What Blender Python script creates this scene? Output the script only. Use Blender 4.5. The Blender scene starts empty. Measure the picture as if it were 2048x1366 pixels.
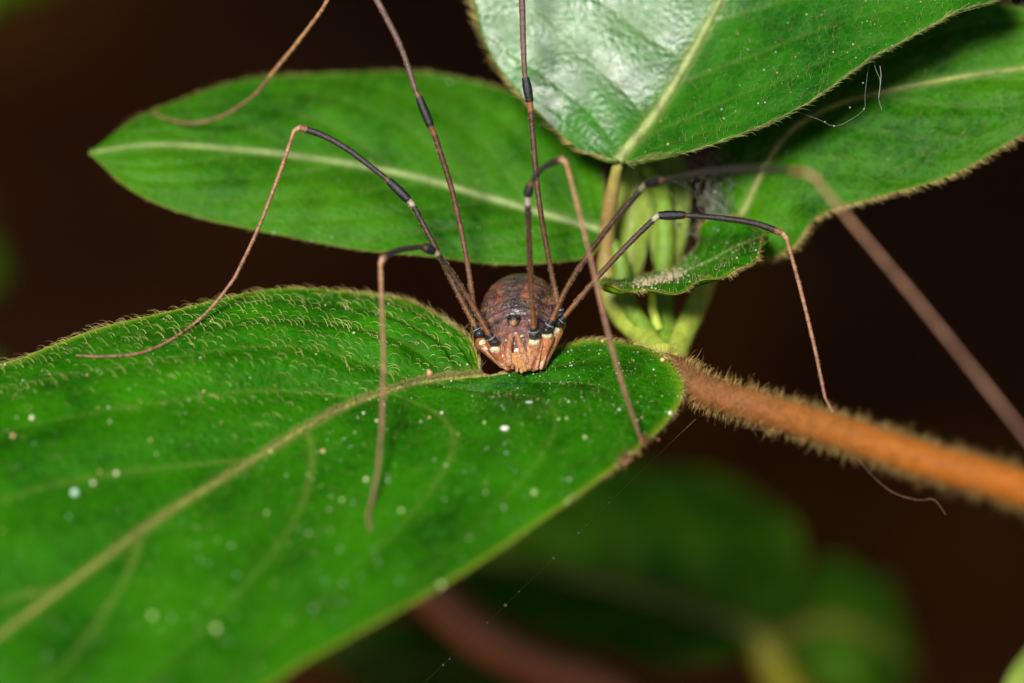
import bpy, math, random
import numpy as np

random.seed(7)
rng = np.random.default_rng(7)
C = bpy.context.scene.collection
S = bpy.context.scene

# ------------------------------------------------------------------ camera
# Macro lens, 42 mm of subject width at 200 mm. Helper coordinates in mm, the scene itself in metres.
D, W = 200.0, 42.0
PITCH = math.radians(25)
RIGHT = np.array([1.0, 0, 0])
FWD = np.array([0, math.cos(PITCH), -math.sin(PITCH)])
UP = np.array([0, math.sin(PITCH), math.cos(PITCH)])
CAM = -FWD * D
K = W / 2048

cam_d = bpy.data.cameras.new('camera')
cam = bpy.data.objects.new('camera', cam_d)
C.objects.link(cam)
S.camera = cam
cam.location = CAM * 0.001
cam.rotation_euler = (math.radians(90) - PITCH, 0, 0)
cam_d.sensor_width = 36
cam_d.lens = 36 * D / W
cam_d.clip_start = 0.005
cam_d.clip_end = 2000
cam_d.dof.use_dof = True
cam_d.dof.focus_distance = (D + 0.45) * 0.001
cam_d.dof.aperture_fstop = cam_d.lens / 9.6
cam_d.dof.aperture_blades = 0

# ------------------------------------------------------------------ sky, sun, exposure
SUN_EL, SUN_AZ = math.radians(40), math.radians(196)        # azimuth from +Y, clockwise
TO_SUN = np.array([math.sin(SUN_AZ) * math.cos(SUN_EL), math.cos(SUN_AZ) * math.cos(SUN_EL), math.sin(SUN_EL)])
world = bpy.data.worlds.new('World')
S.world = world
world.use_nodes = True
wn = world.node_tree
sky = wn.nodes.new('ShaderNodeTexSky')
sky.sky_type = 'NISHITA'
sky.sun_disc = False
sky.sun_elevation = SUN_EL
sky.sun_rotation = SUN_AZ
bg = wn.nodes['Background']
sky.dust_density = 2
bg.inputs['Strength'].default_value = 0.04
wn.links.new(sky.outputs[0], bg.inputs[0])
sun_d = bpy.data.lights.new('sun', 'SUN')
sun_d.energy = 5.5
sun_d.angle = math.radians(13)
sun_d.color = (1.0, 0.96, 0.9)
sun = bpy.data.objects.new('sun', sun_d)
C.objects.link(sun)
sun.location = (0, -0.3, 0.6)
from mathutils import Vector
sun.rotation_euler = Vector(TO_SUN).to_track_quat('Z', 'Y').to_euler()
S.view_settings.view_transform = 'Standard'
S.view_settings.look = 'None'
S.view_settings.exposure = 0
S.view_settings.gamma = 1
S.render.engine = 'CYCLES'
S.cycles.use_denoising = True
S.cycles.max_bounces = 8

# ------------------------------------------------------------------ helpers
def loc(px, py, d=0.0):
    """photograph pixel + depth offset (mm behind the focal plane) -> world mm"""
    f = (D + d) / D
    return CAM + FWD * (D + d) + RIGHT * ((px - 1024) * K * f) + UP * ((683 - py) * K * f)

def locs(a):
    return np.array([loc(*p) for p in a])

def proj(p):
    """world mm -> pixel, depth"""
    q = np.asarray(p) - CAM
    z = q @ FWD
    return np.stack([1024 + (q @ RIGHT) / K * D / z, 683 - (q @ UP) / K * D / z, z - D], -1)

def spline(pts, n):
    """Catmull-Rom through pts with n samples"""
    pts = np.asarray(pts, float)
    m = len(pts)
    u = np.linspace(0, m - 1, n)
    i = np.clip(u.astype(int), 0, m - 2)
    f = (u - i)[:, None]
    ext = np.concatenate([[2 * pts[0] - pts[1]], pts, [2 * pts[-1] - pts[-2]]])
    p0, p1, p2, p3 = ext[i], ext[i + 1], ext[i + 2], ext[i + 3]
    return 0.5 * (2 * p1 + (p2 - p0) * f + (2 * p0 - 5 * p1 + 4 * p2 - p3) * f ** 2 + (3 * p1 - p0 - 3 * p2 + p3) * f ** 3)

def norm(v):
    return v / np.maximum(np.linalg.norm(v, axis=-1, keepdims=True), 1e-12)

class MB:
    """collects vertices (mm), faces, a colour per vertex and a material slot per face; builds ONE mesh object"""
    def __init__(s):
        s.v, s.f, s.c, s.m, s.n = [], [], [], [], 0
    def add(s, v, f, col=(1, 1, 1), mat=0):
        v = np.asarray(v, float)
        f = np.asarray(f)
        col = np.asarray(col, float)
        if col.ndim == 1:
            col = np.tile(col[:3], (len(v), 1))
        s.v.append(v)
        s.c.append(col)
        s.f.append(f + s.n)
        s.m.append(np.full(len(f), mat))
        s.n += len(v)
    def build(s, name, mats, parent=None, org=None, smooth=True):
        me = bpy.data.meshes.new(name)
        v = np.concatenate(s.v)
        org = np.zeros(3) if org is None else org
        v = (v - org) * 0.001
        me.vertices.add(len(v))
        me.vertices.foreach_set('co', v.astype(np.float32).ravel())
        nl = sum(f.size for f in s.f)
        np_ = sum(len(f) for f in s.f)
        loops = np.concatenate([f.ravel() for f in s.f]).astype(np.int32)
        sizes = np.concatenate([np.full(len(f), f.shape[1]) for f in s.f])
        me.loops.add(nl)
        me.loops.foreach_set('vertex_index', loops)
        me.polygons.add(np_)
        me.polygons.foreach_set('loop_start', np.concatenate([[0], np.cumsum(sizes)[:-1]]).astype(np.int32))
        me.polygons.foreach_set('material_index', np.concatenate(s.m).astype(np.int32))
        me.update(calc_edges=True)
        me.polygons.foreach_set('use_smooth', np.full(np_, smooth))
        at = me.color_attributes.new('col', 'FLOAT_COLOR', 'POINT')
        c = np.concatenate(s.c)
        at.data.foreach_set('color', np.concatenate([c, np.ones((len(c), 1))], 1).astype(np.float32).ravel())
        for m in (mats if isinstance(mats, (list, tuple)) else [mats]):
            me.materials.append(m)
        me.validate()
        o = bpy.data.objects.new(name, me)
        C.objects.link(o)
        if parent is not None:
            o.parent = parent
        else:
            o.location = org * 0.001
        return o

def tube_geo(p, r, sides=10, cap=True):
    p = np.asarray(p, float)
    n = len(p)
    r = np.broadcast_to(np.asarray(r, float), (n,))
    t = norm(np.gradient(p, axis=0))
    a = np.cross(t[0], [0.3, 0.5, 0.81])
    a /= np.linalg.norm(a)
    fr = [a]
    for i in range(1, n):
        a = fr[-1] - t[i] * (fr[-1] @ t[i])
        fr.append(a / np.linalg.norm(a))
    fr = np.array(fr)
    b = np.cross(t, fr)
    th = np.arange(sides) * 2 * math.pi / sides
    v = p[:, None] + r[:, None, None] * (np.cos(th)[None, :, None] * fr[:, None] + np.sin(th)[None, :, None] * b[:, None])
    v = v.reshape(-1, 3)
    i, j = np.meshgrid(np.arange(n - 1), np.arange(sides), indexing='ij')
    j2 = (j + 1) % sides
    f = np.stack([i * sides + j, i * sides + j2, (i + 1) * sides + j2, (i + 1) * sides + j], -1).reshape(-1, 4)
    tri = None
    if cap:
        v = np.concatenate([v, p[:1], p[-1:]])
        k = np.arange(sides)
        k2 = (k + 1) % sides
        tri = np.concatenate([np.stack([np.full(sides, n * sides), k2, k], -1),
                              np.stack([np.full(sides, n * sides + 1), (n - 1) * sides + k, (n - 1) * sides + k2], -1)])
    return v, f, tri, fr, b

def add_tube(mb, p, r, sides=10, col=(1, 1, 1), mat=0):
    """col: one colour or one per point"""
    v, f, tri, fr, b = tube_geo(p, r, sides)
    col = np.asarray(col, float)
    if col.ndim == 2:
        col = np.concatenate([np.repeat(col, sides, 0), col[:1], col[-1:]])
    base = mb.n
    mb.add(v, f, col, mat)
    mb.f.append(tri + base)
    mb.m.append(np.full(len(tri), mat))
    return fr, b

def ico(sub=1):
    import bmesh
    bm = bmesh.new()
    bmesh.ops.create_icosphere(bm, subdivisions=sub, radius=1)
    v = np.array([x.co for x in bm.verts])
    f = np.array([[q.index for q in x.verts] for x in bm.faces])
    bm.free()
    return v, f
ICO1, ICO2, ICO3 = ico(1), ico(2), ico(3)

def add_blob(mb, c, rad, col=(1, 1, 1), mat=0, axes=None, geo=None, jitter=0.0):
    v, f = geo or ICO2
    v = v * np.asarray(rad, float)
    if jitter:
        v = v * (1 + rng.normal(0, jitter, (len(v), 1)))
    if axes is not None:
        v = v @ np.asarray(axes)
    mb.add(v + c, f, col, mat)

def add_hairs(mb, root, nrm, dirn, length, rad, rise=0.5, bend=1.0, col=(1, 1, 1), segs=5, mat=0, fall=0.85):
    """curved tapering hairs: they leave along nrm, then bend over towards dirn"""
    n = len(root)
    length = np.broadcast_to(length, (n,))[:, None]
    rise = np.broadcast_to(rise, (n,))[:, None]
    rad = np.broadcast_to(rad, (n,))
    u = np.linspace(0, 1, segs)
    side = norm(np.cross(nrm, dirn))
    pts = []
    for x in u:
        pts.append(root + nrm * length * rise * math.sin(math.pi * fall * x) + dirn * length * bend * (x ** 1.35))
    pts = np.stack(pts, 1)                      # n, segs, 3
    t = norm(np.gradient(pts, axis=1))
    b2 = np.cross(t, side[:, None])
    vs = []
    for k in range(3):
        a = 2 * math.pi * k / 3
        rr = rad[:, None, None] * (1.05 - 0.85 * u)[None, :, None]
        vs.append(pts + rr * (math.cos(a) * side[:, None] + math.sin(a) * b2))
    v = np.stack(vs, 2).reshape(-1, 3)          # n, segs, 3sides
    base = (np.arange(n) * segs * 3)[:, None, None]
    i = np.arange(segs - 1)[None, :, None] * 3
    k = np.arange(3)[None, None, :]
    k2 = (k + 1) % 3
    f = np.stack([base + i + k, base + i + k2, base + i + 3 + k2, base + i + 3 + k], -1).reshape(-1, 4)
    col = np.asarray(col, float)
    if col.ndim == 2:
        col = np.repeat(col, segs * 3, 0)
    mb.add(v, f, col, mat)

def empty(name, p):
    o = bpy.data.objects.new(name, None)
    C.objects.link(o)
    o.location = np.asarray(p) * 0.001
    o.empty_display_size = 0.002
    return o

def tag(o, label, cat=None, group=None, kind=None):
    o['label'] = label
    if cat: o['category'] = cat
    if group: o['group'] = group
    if kind: o['kind'] = kind
    return o

# ------------------------------------------------------------------ materials
def mat(name):
    m = bpy.data.materials.new(name)
    m.use_nodes = True
    nt = m.node_tree
    return m, nt, nt.nodes['Principled BSDF'], nt.nodes['Material Output']

def nd(nt, kind, **kw):
    n = nt.nodes.new(kind)
    for k, v in kw.items():
        setattr(n, k, v)
    return n

def mmcoord(nt, sc):
    tc = nd(nt, 'ShaderNodeTexCoord')
    mp = nd(nt, 'ShaderNodeVectorMath', operation='SCALE')
    mp.inputs['Scale'].default_value = sc
    nt.links.new(tc.outputs['Object'], mp.inputs[0])
    return mp.outputs[0]

def noise(nt, co, scale, detail=3, rough=0.55):
    n = nd(nt, 'ShaderNodeTexNoise')
    n.inputs['Scale'].default_value = scale
    n.inputs['Detail'].default_value = detail
    n.inputs['Roughness'].default_value = rough
    nt.links.new(co, n.inputs['Vector'])
    return n.outputs['Fac']

def ramp(nt, fac, stops):
    r = nd(nt, 'ShaderNodeValToRGB')
    e = r.color_ramp.elements
    while len(e) < len(stops):
        e.new(0.5)
    for q, (p, c) in zip(e, stops):
        q.position = p
        q.color = (*c, 1) if len(c) == 3 else c
    nt.links.new(fac, r.inputs['Fac'])
    return r.outputs['Color']

def mix(nt, fac, a, b, mode='MIX'):
    m = nd(nt, 'ShaderNodeMix', data_type='RGBA', blend_type=mode)
    for s, x in ((0, fac), (6, a), (7, b)):
        if isinstance(x, (int, float)):
            m.inputs[s].default_value = x
        elif isinstance(x, tuple):
            m.inputs[s].default_value = (*x, 1)
        else:
            nt.links.new(x, m.inputs[s])
    return m.outputs[2]

def leaf_mat(name, dark, light, vein, edge, rough=0.42, trans=0.22, spec=0.5, bump=0.95):
    m, nt, p, out = mat(name)
    co = mmcoord(nt, 1000)
    at = nd(nt, 'ShaderNodeAttribute', attribute_name='col')
    sp = nd(nt, 'ShaderNodeSeparateColor')
    nt.links.new(at.outputs['Color'], sp.inputs[0])
    n1 = noise(nt, co, 0.22, 4, 0.6)
    c = ramp(nt, n1, [(0.36, tuple(x * 0.6 for x in dark)), (0.66, (light[0] * 1.5, light[1] * 1.1, light[2]))])
    n2 = noise(nt, co, 1.7, 5, 0.65)
    c = mix(nt, ramp(nt, n2, [(0.35, (0, 0, 0)), (0.75, (0.45, 0.45, 0.45))]), c, tuple(x * 1.6 for x in light))
    vo = nd(nt, 'ShaderNodeTexVoronoi', feature='DISTANCE_TO_EDGE')
    vo.inputs['Scale'].default_value = 2.6
    nt.links.new(co, vo.inputs['Vector'])
    net = ramp(nt, vo.outputs['Distance'], [(0.0, (0.12, 0.12, 0.12)), (0.1, (0, 0, 0))])
    c = mix(nt, net, c, vein)
    c = mix(nt, sp.outputs[0], c, vein)
    c = mix(nt, sp.outputs[1], c, edge)
    c = mix(nt, sp.outputs[2], c, (0.13, 0.06, 0.025))
    nt.links.new(c, p.inputs['Base Color'])
    rr = ramp(nt, noise(nt, co, 0.8, 4), [(0.3, (rough - 0.07,) * 3), (0.7, (rough + 0.12,) * 3)])
    nt.links.new(rr, p.inputs['Roughness'])
    p.inputs['Specular IOR Level'].default_value = spec
    hi = nd(nt, 'ShaderNodeMath', operation='MULTIPLY_ADD')
    nt.links.new(noise(nt, co, 5.5, 4, 0.6), hi.inputs[0])
    hi.inputs[1].default_value = 0.8
    nt.links.new(vo.outputs['Distance'], hi.inputs[2])
    b = nd(nt, 'ShaderNodeBump')
    b.inputs['Strength'].default_value = bump
    b.inputs['Distance'].default_value = 0.00009
    nt.links.new(hi.outputs[0], b.inputs['Height'])
    nt.links.new(b.outputs[0], p.inputs['Normal'])
    tr = nd(nt, 'ShaderNodeBsdfTranslucent')
    nt.links.new(mix(nt, 0.75, c, (0.12, 0.30, 0.01)), tr.inputs['Color'])
    ms = nd(nt, 'ShaderNodeMixShader')
    ms.inputs[0].default_value = trans
    nt.links.new(p.outputs[0], ms.inputs[1])
    nt.links.new(tr.outputs[0], ms.inputs[2])
    nt.links.new(ms.outputs[0], out.inputs['Surface'])
    return m

def attr_mat(name, rough=0.4, spec=0.5, nscale=12.0, namt=0.35, bump=0.0, bscale=18.0, trans=0.0, tint=(1, 1, 1)):
    """vertex pigment times a fine mottling"""
    m, nt, p, out = mat(name)
    co = mmcoord(nt, 1000)
    at = nd(nt, 'ShaderNodeAttribute', attribute_name='col')
    n = noise(nt, co, nscale, 4, 0.65)
    c = mix(nt, namt, at.outputs['Color'], ramp(nt, n, [(0.25, (0.15, 0.15, 0.15)), (0.75, (1.7, 1.7, 1.7))]), 'MULTIPLY')
    nt.links.new(c, p.inputs['Base Color'])
    p.inputs['Roughness'].default_value = rough
    p.inputs['Specular IOR Level'].default_value = spec
    if bump:
        b = nd(nt, 'ShaderNodeBump')
        b.inputs['Strength'].default_value = bump
        b.inputs['Distance'].default_value = 0.0001
        nt.links.new(noise(nt, co, bscale, 3, 0.6), b.inputs['Height'])
        nt.links.new(b.outputs[0], p.inputs['Normal'])
    if trans:
        tr = nd(nt, 'ShaderNodeBsdfTranslucent')
        nt.links.new(c, tr.inputs['Color'])
        ms = nd(nt, 'ShaderNodeMixShader')
        ms.inputs[0].default_value = trans
        nt.links.new(p.outputs[0], ms.inputs[1])
        nt.links.new(tr.outputs[0], ms.inputs[2])
        nt.links.new(ms.outputs[0], out.inputs['Surface'])
    return m

G_DARK, G_LIGHT = (0.006, 0.102, 0.0003), (0.019, 0.168, 0.0006)
G_VEIN, G_EDGE = (0.22, 0.28, 0.05), (0.21, 0.33, 0.015)
M_LEAF = leaf_mat('leaf_green', G_DARK, G_LIGHT, G_VEIN, G_EDGE, rough=0.36, spec=0.09)
M_LEAF_BACK = leaf_mat('leaf_green_smooth', (0.015, 0.135, 0.001), (0.038, 0.195, 0.002), (0.2, 0.31, 0.07), (0.14, 0.2, 0.02), rough=0.36, spec=0.13)
M_LEAF_GLOSS = leaf_mat('leaf_green_waxy', (0.007, 0.11, 0.001), (0.02, 0.165, 0.003), (0.22, 0.29, 0.06), (0.13, 0.2, 0.02), rough=0.3, spec=0.5, bump=0.3)
M_LEAF_YOUNG = leaf_mat('leaf_young', (0.19, 0.36, 0.04), (0.28, 0.46, 0.08), (0.33, 0.48, 0.12), (0.3, 0.44, 0.1), rough=0.5, trans=0.35, spec=0.2)
M_LEAF_SHADE = leaf_mat('leaf_deep_green', (0.02, 0.13, 0.002), (0.045, 0.2, 0.004), (0.25, 0.26, 0.02), (0.16, 0.2, 0.012), rough=0.5, spec=0.15, trans=0.35)
M_HAIR = attr_mat('plant_hair', rough=0.45, nscale=3, namt=0.2, trans=0.3)
M_STEM = attr_mat('plant_stem', rough=0.55, nscale=2.5, namt=0.45, bump=0.5, bscale=5)
M_BODY = attr_mat('harvestman_skin', rough=0.22, spec=0.6, nscale=11, namt=0.7, bump=1.0, bscale=13)
_p = M_BODY.node_tree.nodes['Principled BSDF']
_p.inputs['Coat Weight'].default_value = 0.35
_p.inputs['Coat Roughness'].default_value = 0.18
M_LEG = attr_mat('harvestman_leg', rough=0.33, spec=0.55, nscale=11, namt=0.45, bump=0.4, bscale=22)
M_GRAIN = attr_mat('dust_grain', rough=0.5, nscale=6, namt=0.1)
M_SILK = attr_mat('silk', rough=0.25, spec=0.8, nscale=1, namt=0.05, trans=0.4)

# ------------------------------------------------------------------ ground and the leaf canopy added to shade it
GZ = -260.0
def make_ground():
    m, nt, p, out = mat('forest_soil')
    co = mmcoord(nt, 1000)
    n1 = noise(nt, co, 0.02, 4, 0.6)
    c = ramp(nt, n1, [(0.32, (0.035, 0.009, 0.002)), (0.5, (0.09, 0.024, 0.003)), (0.68, (0.2, 0.075, 0.004))])
    c = mix(nt, ramp(nt, noise(nt, co, 0.11, 4), [(0.45, (0, 0, 0)), (0.6, (0.7, 0.7, 0.7))]), c, (0.05, 0.016, 0.004))
    nt.links.new(c, p.inputs['Base Color'])
    p.inputs['Roughness'].default_value = 0.9
    p.inputs['Specular IOR Level'].default_value = 0.1
    b = nd(nt, 'ShaderNodeBump')
    b.inputs['Distance'].default_value = 0.006
    nt.links.new(noise(nt, co, 0.09, 5), b.inputs['Height'])
    nt.links.new(b.outputs[0], p.inputs['Normal'])
    x = np.concatenate([-np.geomspace(400000, 1300, 14), np.linspace(-1200, 1200, 121), np.geomspace(1300, 400000, 14)])
    X, Y = np.meshgrid(x, x, indexing='ij')
    near = np.clip(1.2 - np.hypot(X, Y) / 1300, 0, 1)
    Z = GZ + near * (10 * np.sin(X / 61 + 1.3) * np.cos(Y / 47) + 6 * np.sin(X / 23 + Y / 31) + rng.normal(0, 2.2, X.shape))
    n = len(x)
    i, j = np.meshgrid(np.arange(n - 1), np.arange(n - 1), indexing='ij')
    f = np.stack([i * n + j, (i + 1) * n + j, (i + 1) * n + j + 1, i * n + j + 1], -1).reshape(-1, 4)
    mb = MB()
    mb.add(np.stack([X, Y, Z], -1).reshape(-1, 3), f)
    o = mb.build('ground', m, org=np.array([0, 0, 0.0]))
    tag(o, 'dark brown forest soil far below the plant', kind='structure')
make_ground()

def leaf_cards(mb, cs, dirs, nrms, lens, wids, cols):
    """simple folded leaves (8 triangles) for the added canopy that shades the ground"""
    s = np.array([0, 0.22, 0.5, 0.78, 1.0])
    w = np.array([0.0, 0.8, 1.0, 0.68, 0.0])
    n = len(cs)
    side = norm(np.cross(nrms, dirs))
    nr = np.cross(dirs, side)
    rows = []
    for k in range(5):
        mid = cs + dirs * (s[k] * lens)[:, None] - nr * (0.18 * s[k] ** 2 * lens)[:, None]
        for sg in (-1, 0, 1):
            rows.append(mid + side * (sg * w[k] * wids * 0.5)[:, None] + nr * (abs(sg) * w[k] * wids * 0.09)[:, None])
    v = np.stack(rows, 1)
    f = []
    for k in range(4):
        for c in (0, 1):
            f.append([k * 3 + c, k * 3 + c + 1, k * 3 + 4 + c, k * 3 + 3 + c])
    f = np.array(f)[None] + (np.arange(n) * 15)[:, None, None]
    mb.add(v.reshape(-1, 3), f.reshape(-1, 4), np.repeat(cols, 15, 0))

M_SHADE_CANOPY = attr_mat('shade_canopy_leaf', rough=0.45, nscale=0.3, namt=0.35)
def make_shade_canopy():  # leaves added above the view to keep sun off the ground behind
    mb = MB()
    n = 2900
    y = rng.uniform(26, 1250, n)
    z = 38 + (y - 26) * 0.18 + rng.uniform(0, 1, n) * (26 + y * 0.16)
    x = (rng.uniform(-1, 1, n) ** 1.0) * (240 + y * 0.55) + 25
    size = 22 + y * 0.055
    xg = x - TO_SUN[0] * (z - GZ) / TO_SUN[2]            # where on the ground a leaf's shade falls
    keep = (xg > -42) | (rng.random(n) < 0.2)  # thinned on the left so more sun reaches the ground there
    x, y, z, size = x[keep], y[keep], z[keep], size[keep]
    n = len(x)
    cs = np.stack([x, y, z], -1)
    d = norm(np.stack([rng.normal(0, 1, n), rng.normal(0, 1, n), rng.normal(-0.2, 0.3, n)], -1))
    nr = norm(TO_SUN * 1.2 + rng.normal(0, 0.4, (n, 3)))
    d = norm(d - nr * (d * nr).sum(-1, keepdims=True))
    cols = np.array([0.02, 0.09, 0.012]) * rng.uniform(0.6, 1.4, (n, 1))
    ln = size * rng.uniform(1.2, 2.0, n)
    leaf_cards(mb, cs, d, nr, ln, ln * 0.55, cols)
    o = mb.build('shade_canopy', M_SHADE_CANOPY)
    tag(o, 'added leaf canopy out of view that shades the ground behind the vine', kind='stuff')
make_shade_canopy()

# ------------------------------------------------------------------ leaf builder
LEAVES = {}
class Leaf:
    pass

def make_leaf(key, parent, org, L, M, R, LM=None, RM=None, mats=None, ns=150, nt=90, nveins=6.0, slope=0.55,
              quilt=0.14, bulge=(0.25, 0.25), vein_w=0.13, vein_amt=0.5, rib=(0.10, 0.24), thick=0.16, brown=None, wavy=0.06, rib_col=None, label=None, edge_w=0.09):
    L, M, R = locs(L), locs(M), locs(R)
    front = norm(-FWD + 0.5 * UP)
    def half(A, Bv, given, bl):
        if given is not None:
            return locs(given)
        return (A + Bv) / 2 + front * bl * np.linalg.norm(A - Bv, axis=1)[:, None] * 0.35
    LMp, RMp = half(L, M, LM, bulge[0]), half(R, M, RM, bulge[1])
    cols = [spline(q, ns + 1) for q in (L, LMp, M, RMp, R)]
    g = np.stack([spline(np.stack([c[i] for c in cols]), nt + 1) for i in range(ns + 1)])      # ns+1, nt+1, 3
    s = np.linspace(0, 1, ns + 1)[:, None]
    t = np.linspace(-1, 1, nt + 1)[None]
    def normals(g):
        n = np.cross(np.gradient(g, axis=0), np.gradient(g, axis=1))
        n = norm(n)
        if (n @ front).mean() < 0: n = -n
        return n
    N = normals(g)
    ds = np.linalg.norm(np.diff(g[:, nt // 2], axis=0), axis=1).sum()
    ph = (s - slope * np.abs(t) ** 1.3) * nveins + 0.35 * np.sign(t) * 0.5
    fr = np.abs(ph - np.round(ph))
    dist = fr / nveins * ds
    end = np.clip(np.minimum(s, 1 - s) * 14, 0, 1)
    wid = np.linalg.norm(g[:, -1] - g[:, 0], axis=-1)[:, None] / 2
    tm = np.abs(t) * wid
    vein = np.exp(-(dist / vein_w) ** 2) * (1 - 0.75 * np.abs(t)) * end * vein_amt
    ribh = np.exp(-(tm / (rib[1] * (1 - 0.5 * s) + 0.05)) ** 2)
    vein = np.maximum(vein, ribh * 0.85)
    q = quilt * (0.5 - 0.5 * np.cos(2 * math.pi * ph)) * np.clip(tm / 1.2, 0, 1) * end * (1 - np.abs(t) ** 3)
    wv = wavy * (np.sin(17 * s + 5 * t) + np.sin(31 * s - 9 * t + 2)) * np.abs(t) ** 2 * end
    g = g + N * (q + wv - 0.5 * vein_w * np.exp(-(dist / vein_w) ** 2) * end * 0.4)[..., None]
    N = normals(g)
    edge = np.exp(-((1 - np.abs(t)) * np.maximum(wid, 0.3) / edge_w) ** 2) * np.ones_like(s) * 0.8
    br = np.zeros_like(edge)
    if brown:
        pj = proj(g.reshape(-1, 3)).reshape(*g.shape)
        for bx, by, br_ in brown:
            w = np.exp(-(((pj[..., 0] - bx) ** 2 + (pj[..., 1] - by) ** 2) / br_ ** 2))
            br = np.maximum(br, np.clip(w * 1.6 - 0.25, 0, 1))
    col = np.stack([vein, edge, br], -1).reshape(-1, 3)
    mb = MB()
    n1 = nt + 1
    top = g.reshape(-1, 3)
    bot = (g - N * thick * np.clip(6 * (1 - np.abs(t)) + 0.35, 0, 1)[..., None]).reshape(-1, 3)
    i, j = np.meshgrid(np.arange(ns), np.arange(nt), indexing='ij')
    f = np.stack([i * n1 + j, (i + 1) * n1 + j, (i + 1) * n1 + j + 1, i * n1 + j + 1], -1).reshape(-1, 4)
    k = len(top)
    nn = np.cross(top[f[:, 1]] - top[f[:, 0]], top[f[:, 3]] - top[f[:, 0]])
    if (nn * N.reshape(-1, 3)[f[:, 0]]).sum() < 0: f = f[:, ::-1]
    fb = f[:, ::-1] + k
    ii = np.arange(ns)
    rim = []
    for c in (0, nt):
        a, b_ = ii * n1 + c, (ii + 1) * n1 + c
        rim.append(np.stack([a, b_, b_ + k, a + k], -1))
    mb.add(np.concatenate([top, bot]), np.concatenate([f, fb] + rim), np.concatenate([col, col]))
    o = mb.build('leaf', mats or M_LEAF, parent, org)
    if label: o['label'] = label
    # midrib: a raised cord along the upper face
    mp = g[:, nt // 2] + N[:, nt // 2] * 0.01
    sp = s[:, 0]
    mbr = MB()
    rr = rib[0] * (1.0 - 0.75 * sp) + 0.03
    rc = np.asarray(rib_col if rib_col is not None else (0.27, 0.29, 0.06))
    rcs = rc * (1 + 0.25 * np.sin(sp * 60)[:, None] * rng.uniform(0.2, 1, (ns + 1, 1)))
    add_tube(mbr, mp[:-3], rr[:-3], 8, rcs[:-3])
    mbr.build('midrib', M_STEM, o, org)
    lf = Leaf()
    lf.o, lf.g, lf.N, lf.ns, lf.nt, lf.org = o, g, N, ns, nt, org
    LEAVES[key] = lf
    return lf

def on_leaf(lf, s, t):
    i = np.clip(s * lf.ns, 0, lf.ns - 1e-6)
    j = np.clip((t + 1) / 2 * lf.nt, 0, lf.nt - 1e-6)
    a, b = i.astype(int), j.astype(int)
    fi, fj = (i - a)[:, None], (j - b)[:, None]
    def q(A):
        return (A[a, b] * (1 - fi) * (1 - fj) + A[a + 1, b] * fi * (1 - fj) + A[a, b + 1] * (1 - fi) * fj + A[a + 1, b + 1] * fi * fj)
    return q(lf.g), norm(q(lf.N))

def leaf_at(lf, px, py):
    """surface point of a leaf seen at a pixel"""
    pj = proj(lf.g.reshape(-1, 3))
    k = np.argmin((pj[:, 0] - px) ** 2 + (pj[:, 1] - py) ** 2)
    return lf.g.reshape(-1, 3)[k], lf.N.reshape(-1, 3)[k], pj[k, 2]

def sample(lf, n, s0=0, s1=1, t0=-1, t1=1, box=(-120, -120, 2170, 1480)):
    """area-even random spots on a leaf that lie within a pixel window"""
    ar = np.linalg.norm(np.cross(np.gradient(lf.g, axis=0), np.gradient(lf.g, axis=1)), axis=-1)
    S_, T_ = np.meshgrid(np.linspace(0, 1, lf.ns + 1), np.linspace(-1, 1, lf.nt + 1), indexing='ij')
    pj = proj(lf.g.reshape(-1, 3)).reshape(lf.g.shape)
    w = ar * ((S_ >= s0) & (S_ <= s1) & (T_ >= t0) & (T_ <= t1) & (pj[..., 0] > box[0]) & (pj[..., 0] < box[2]) & (pj[..., 1] > box[1]) & (pj[..., 1] < box[3]))
    w = w.ravel() / w.sum()
    k = rng.choice(len(w), n, p=w)
    s = S_.ravel()[k] + rng.uniform(-.5, .5, n) / lf.ns
    t = T_.ravel()[k] + rng.uniform(-1, 1, n) / lf.nt
    return np.clip(s, 0, 1), np.clip(t, -1, 1)

def tang(v, n):
    return norm(v - n * (v * n).sum(-1, keepdims=True))

def fringe(lf, n, side, length, rad, col, s0=0.02, s1=0.95, outward=0.5, along=1.0, rise=0.25):
    """hairs along one margin of a leaf"""
    s = rng.uniform(s0, s1, n)
    t = np.full(n, side * 0.995)
    p, nr = on_leaf(lf, s, t)
    p2, _ = on_leaf(lf, s, t * 0.93)
    p3, _ = on_leaf(lf, np.clip(s + 0.01, 0, 1), t)
    out_ = norm(p - p2)
    al = norm(p3 - p)
    dirn = norm(out_ * outward + al * along * rng.uniform(0.5, 1.2, (n, 1)) + rng.normal(0, 0.22, (n, 3)))
    mb = MB()
    cols = np.asarray(col) * rng.uniform(0.65, 1.3, (n, 1))
    add_hairs(mb, p, norm(nr + out_ * 0.8), dirn, length * rng.uniform(0.5, 1.3, n), rad * rng.uniform(0.7, 1.2, n), rise=rise * rng.uniform(0.5, 1.4, n), col=cols)
    return mb

# ------------------------------------------------------------------ the hairy vine
node = loc(1342, 735, 1.2)
vine = empty('hairy_vine', node)
tag(vine, 'hairy green vine with orange woolly twig and broad leaves carrying a harvestman', 'vine')

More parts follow.
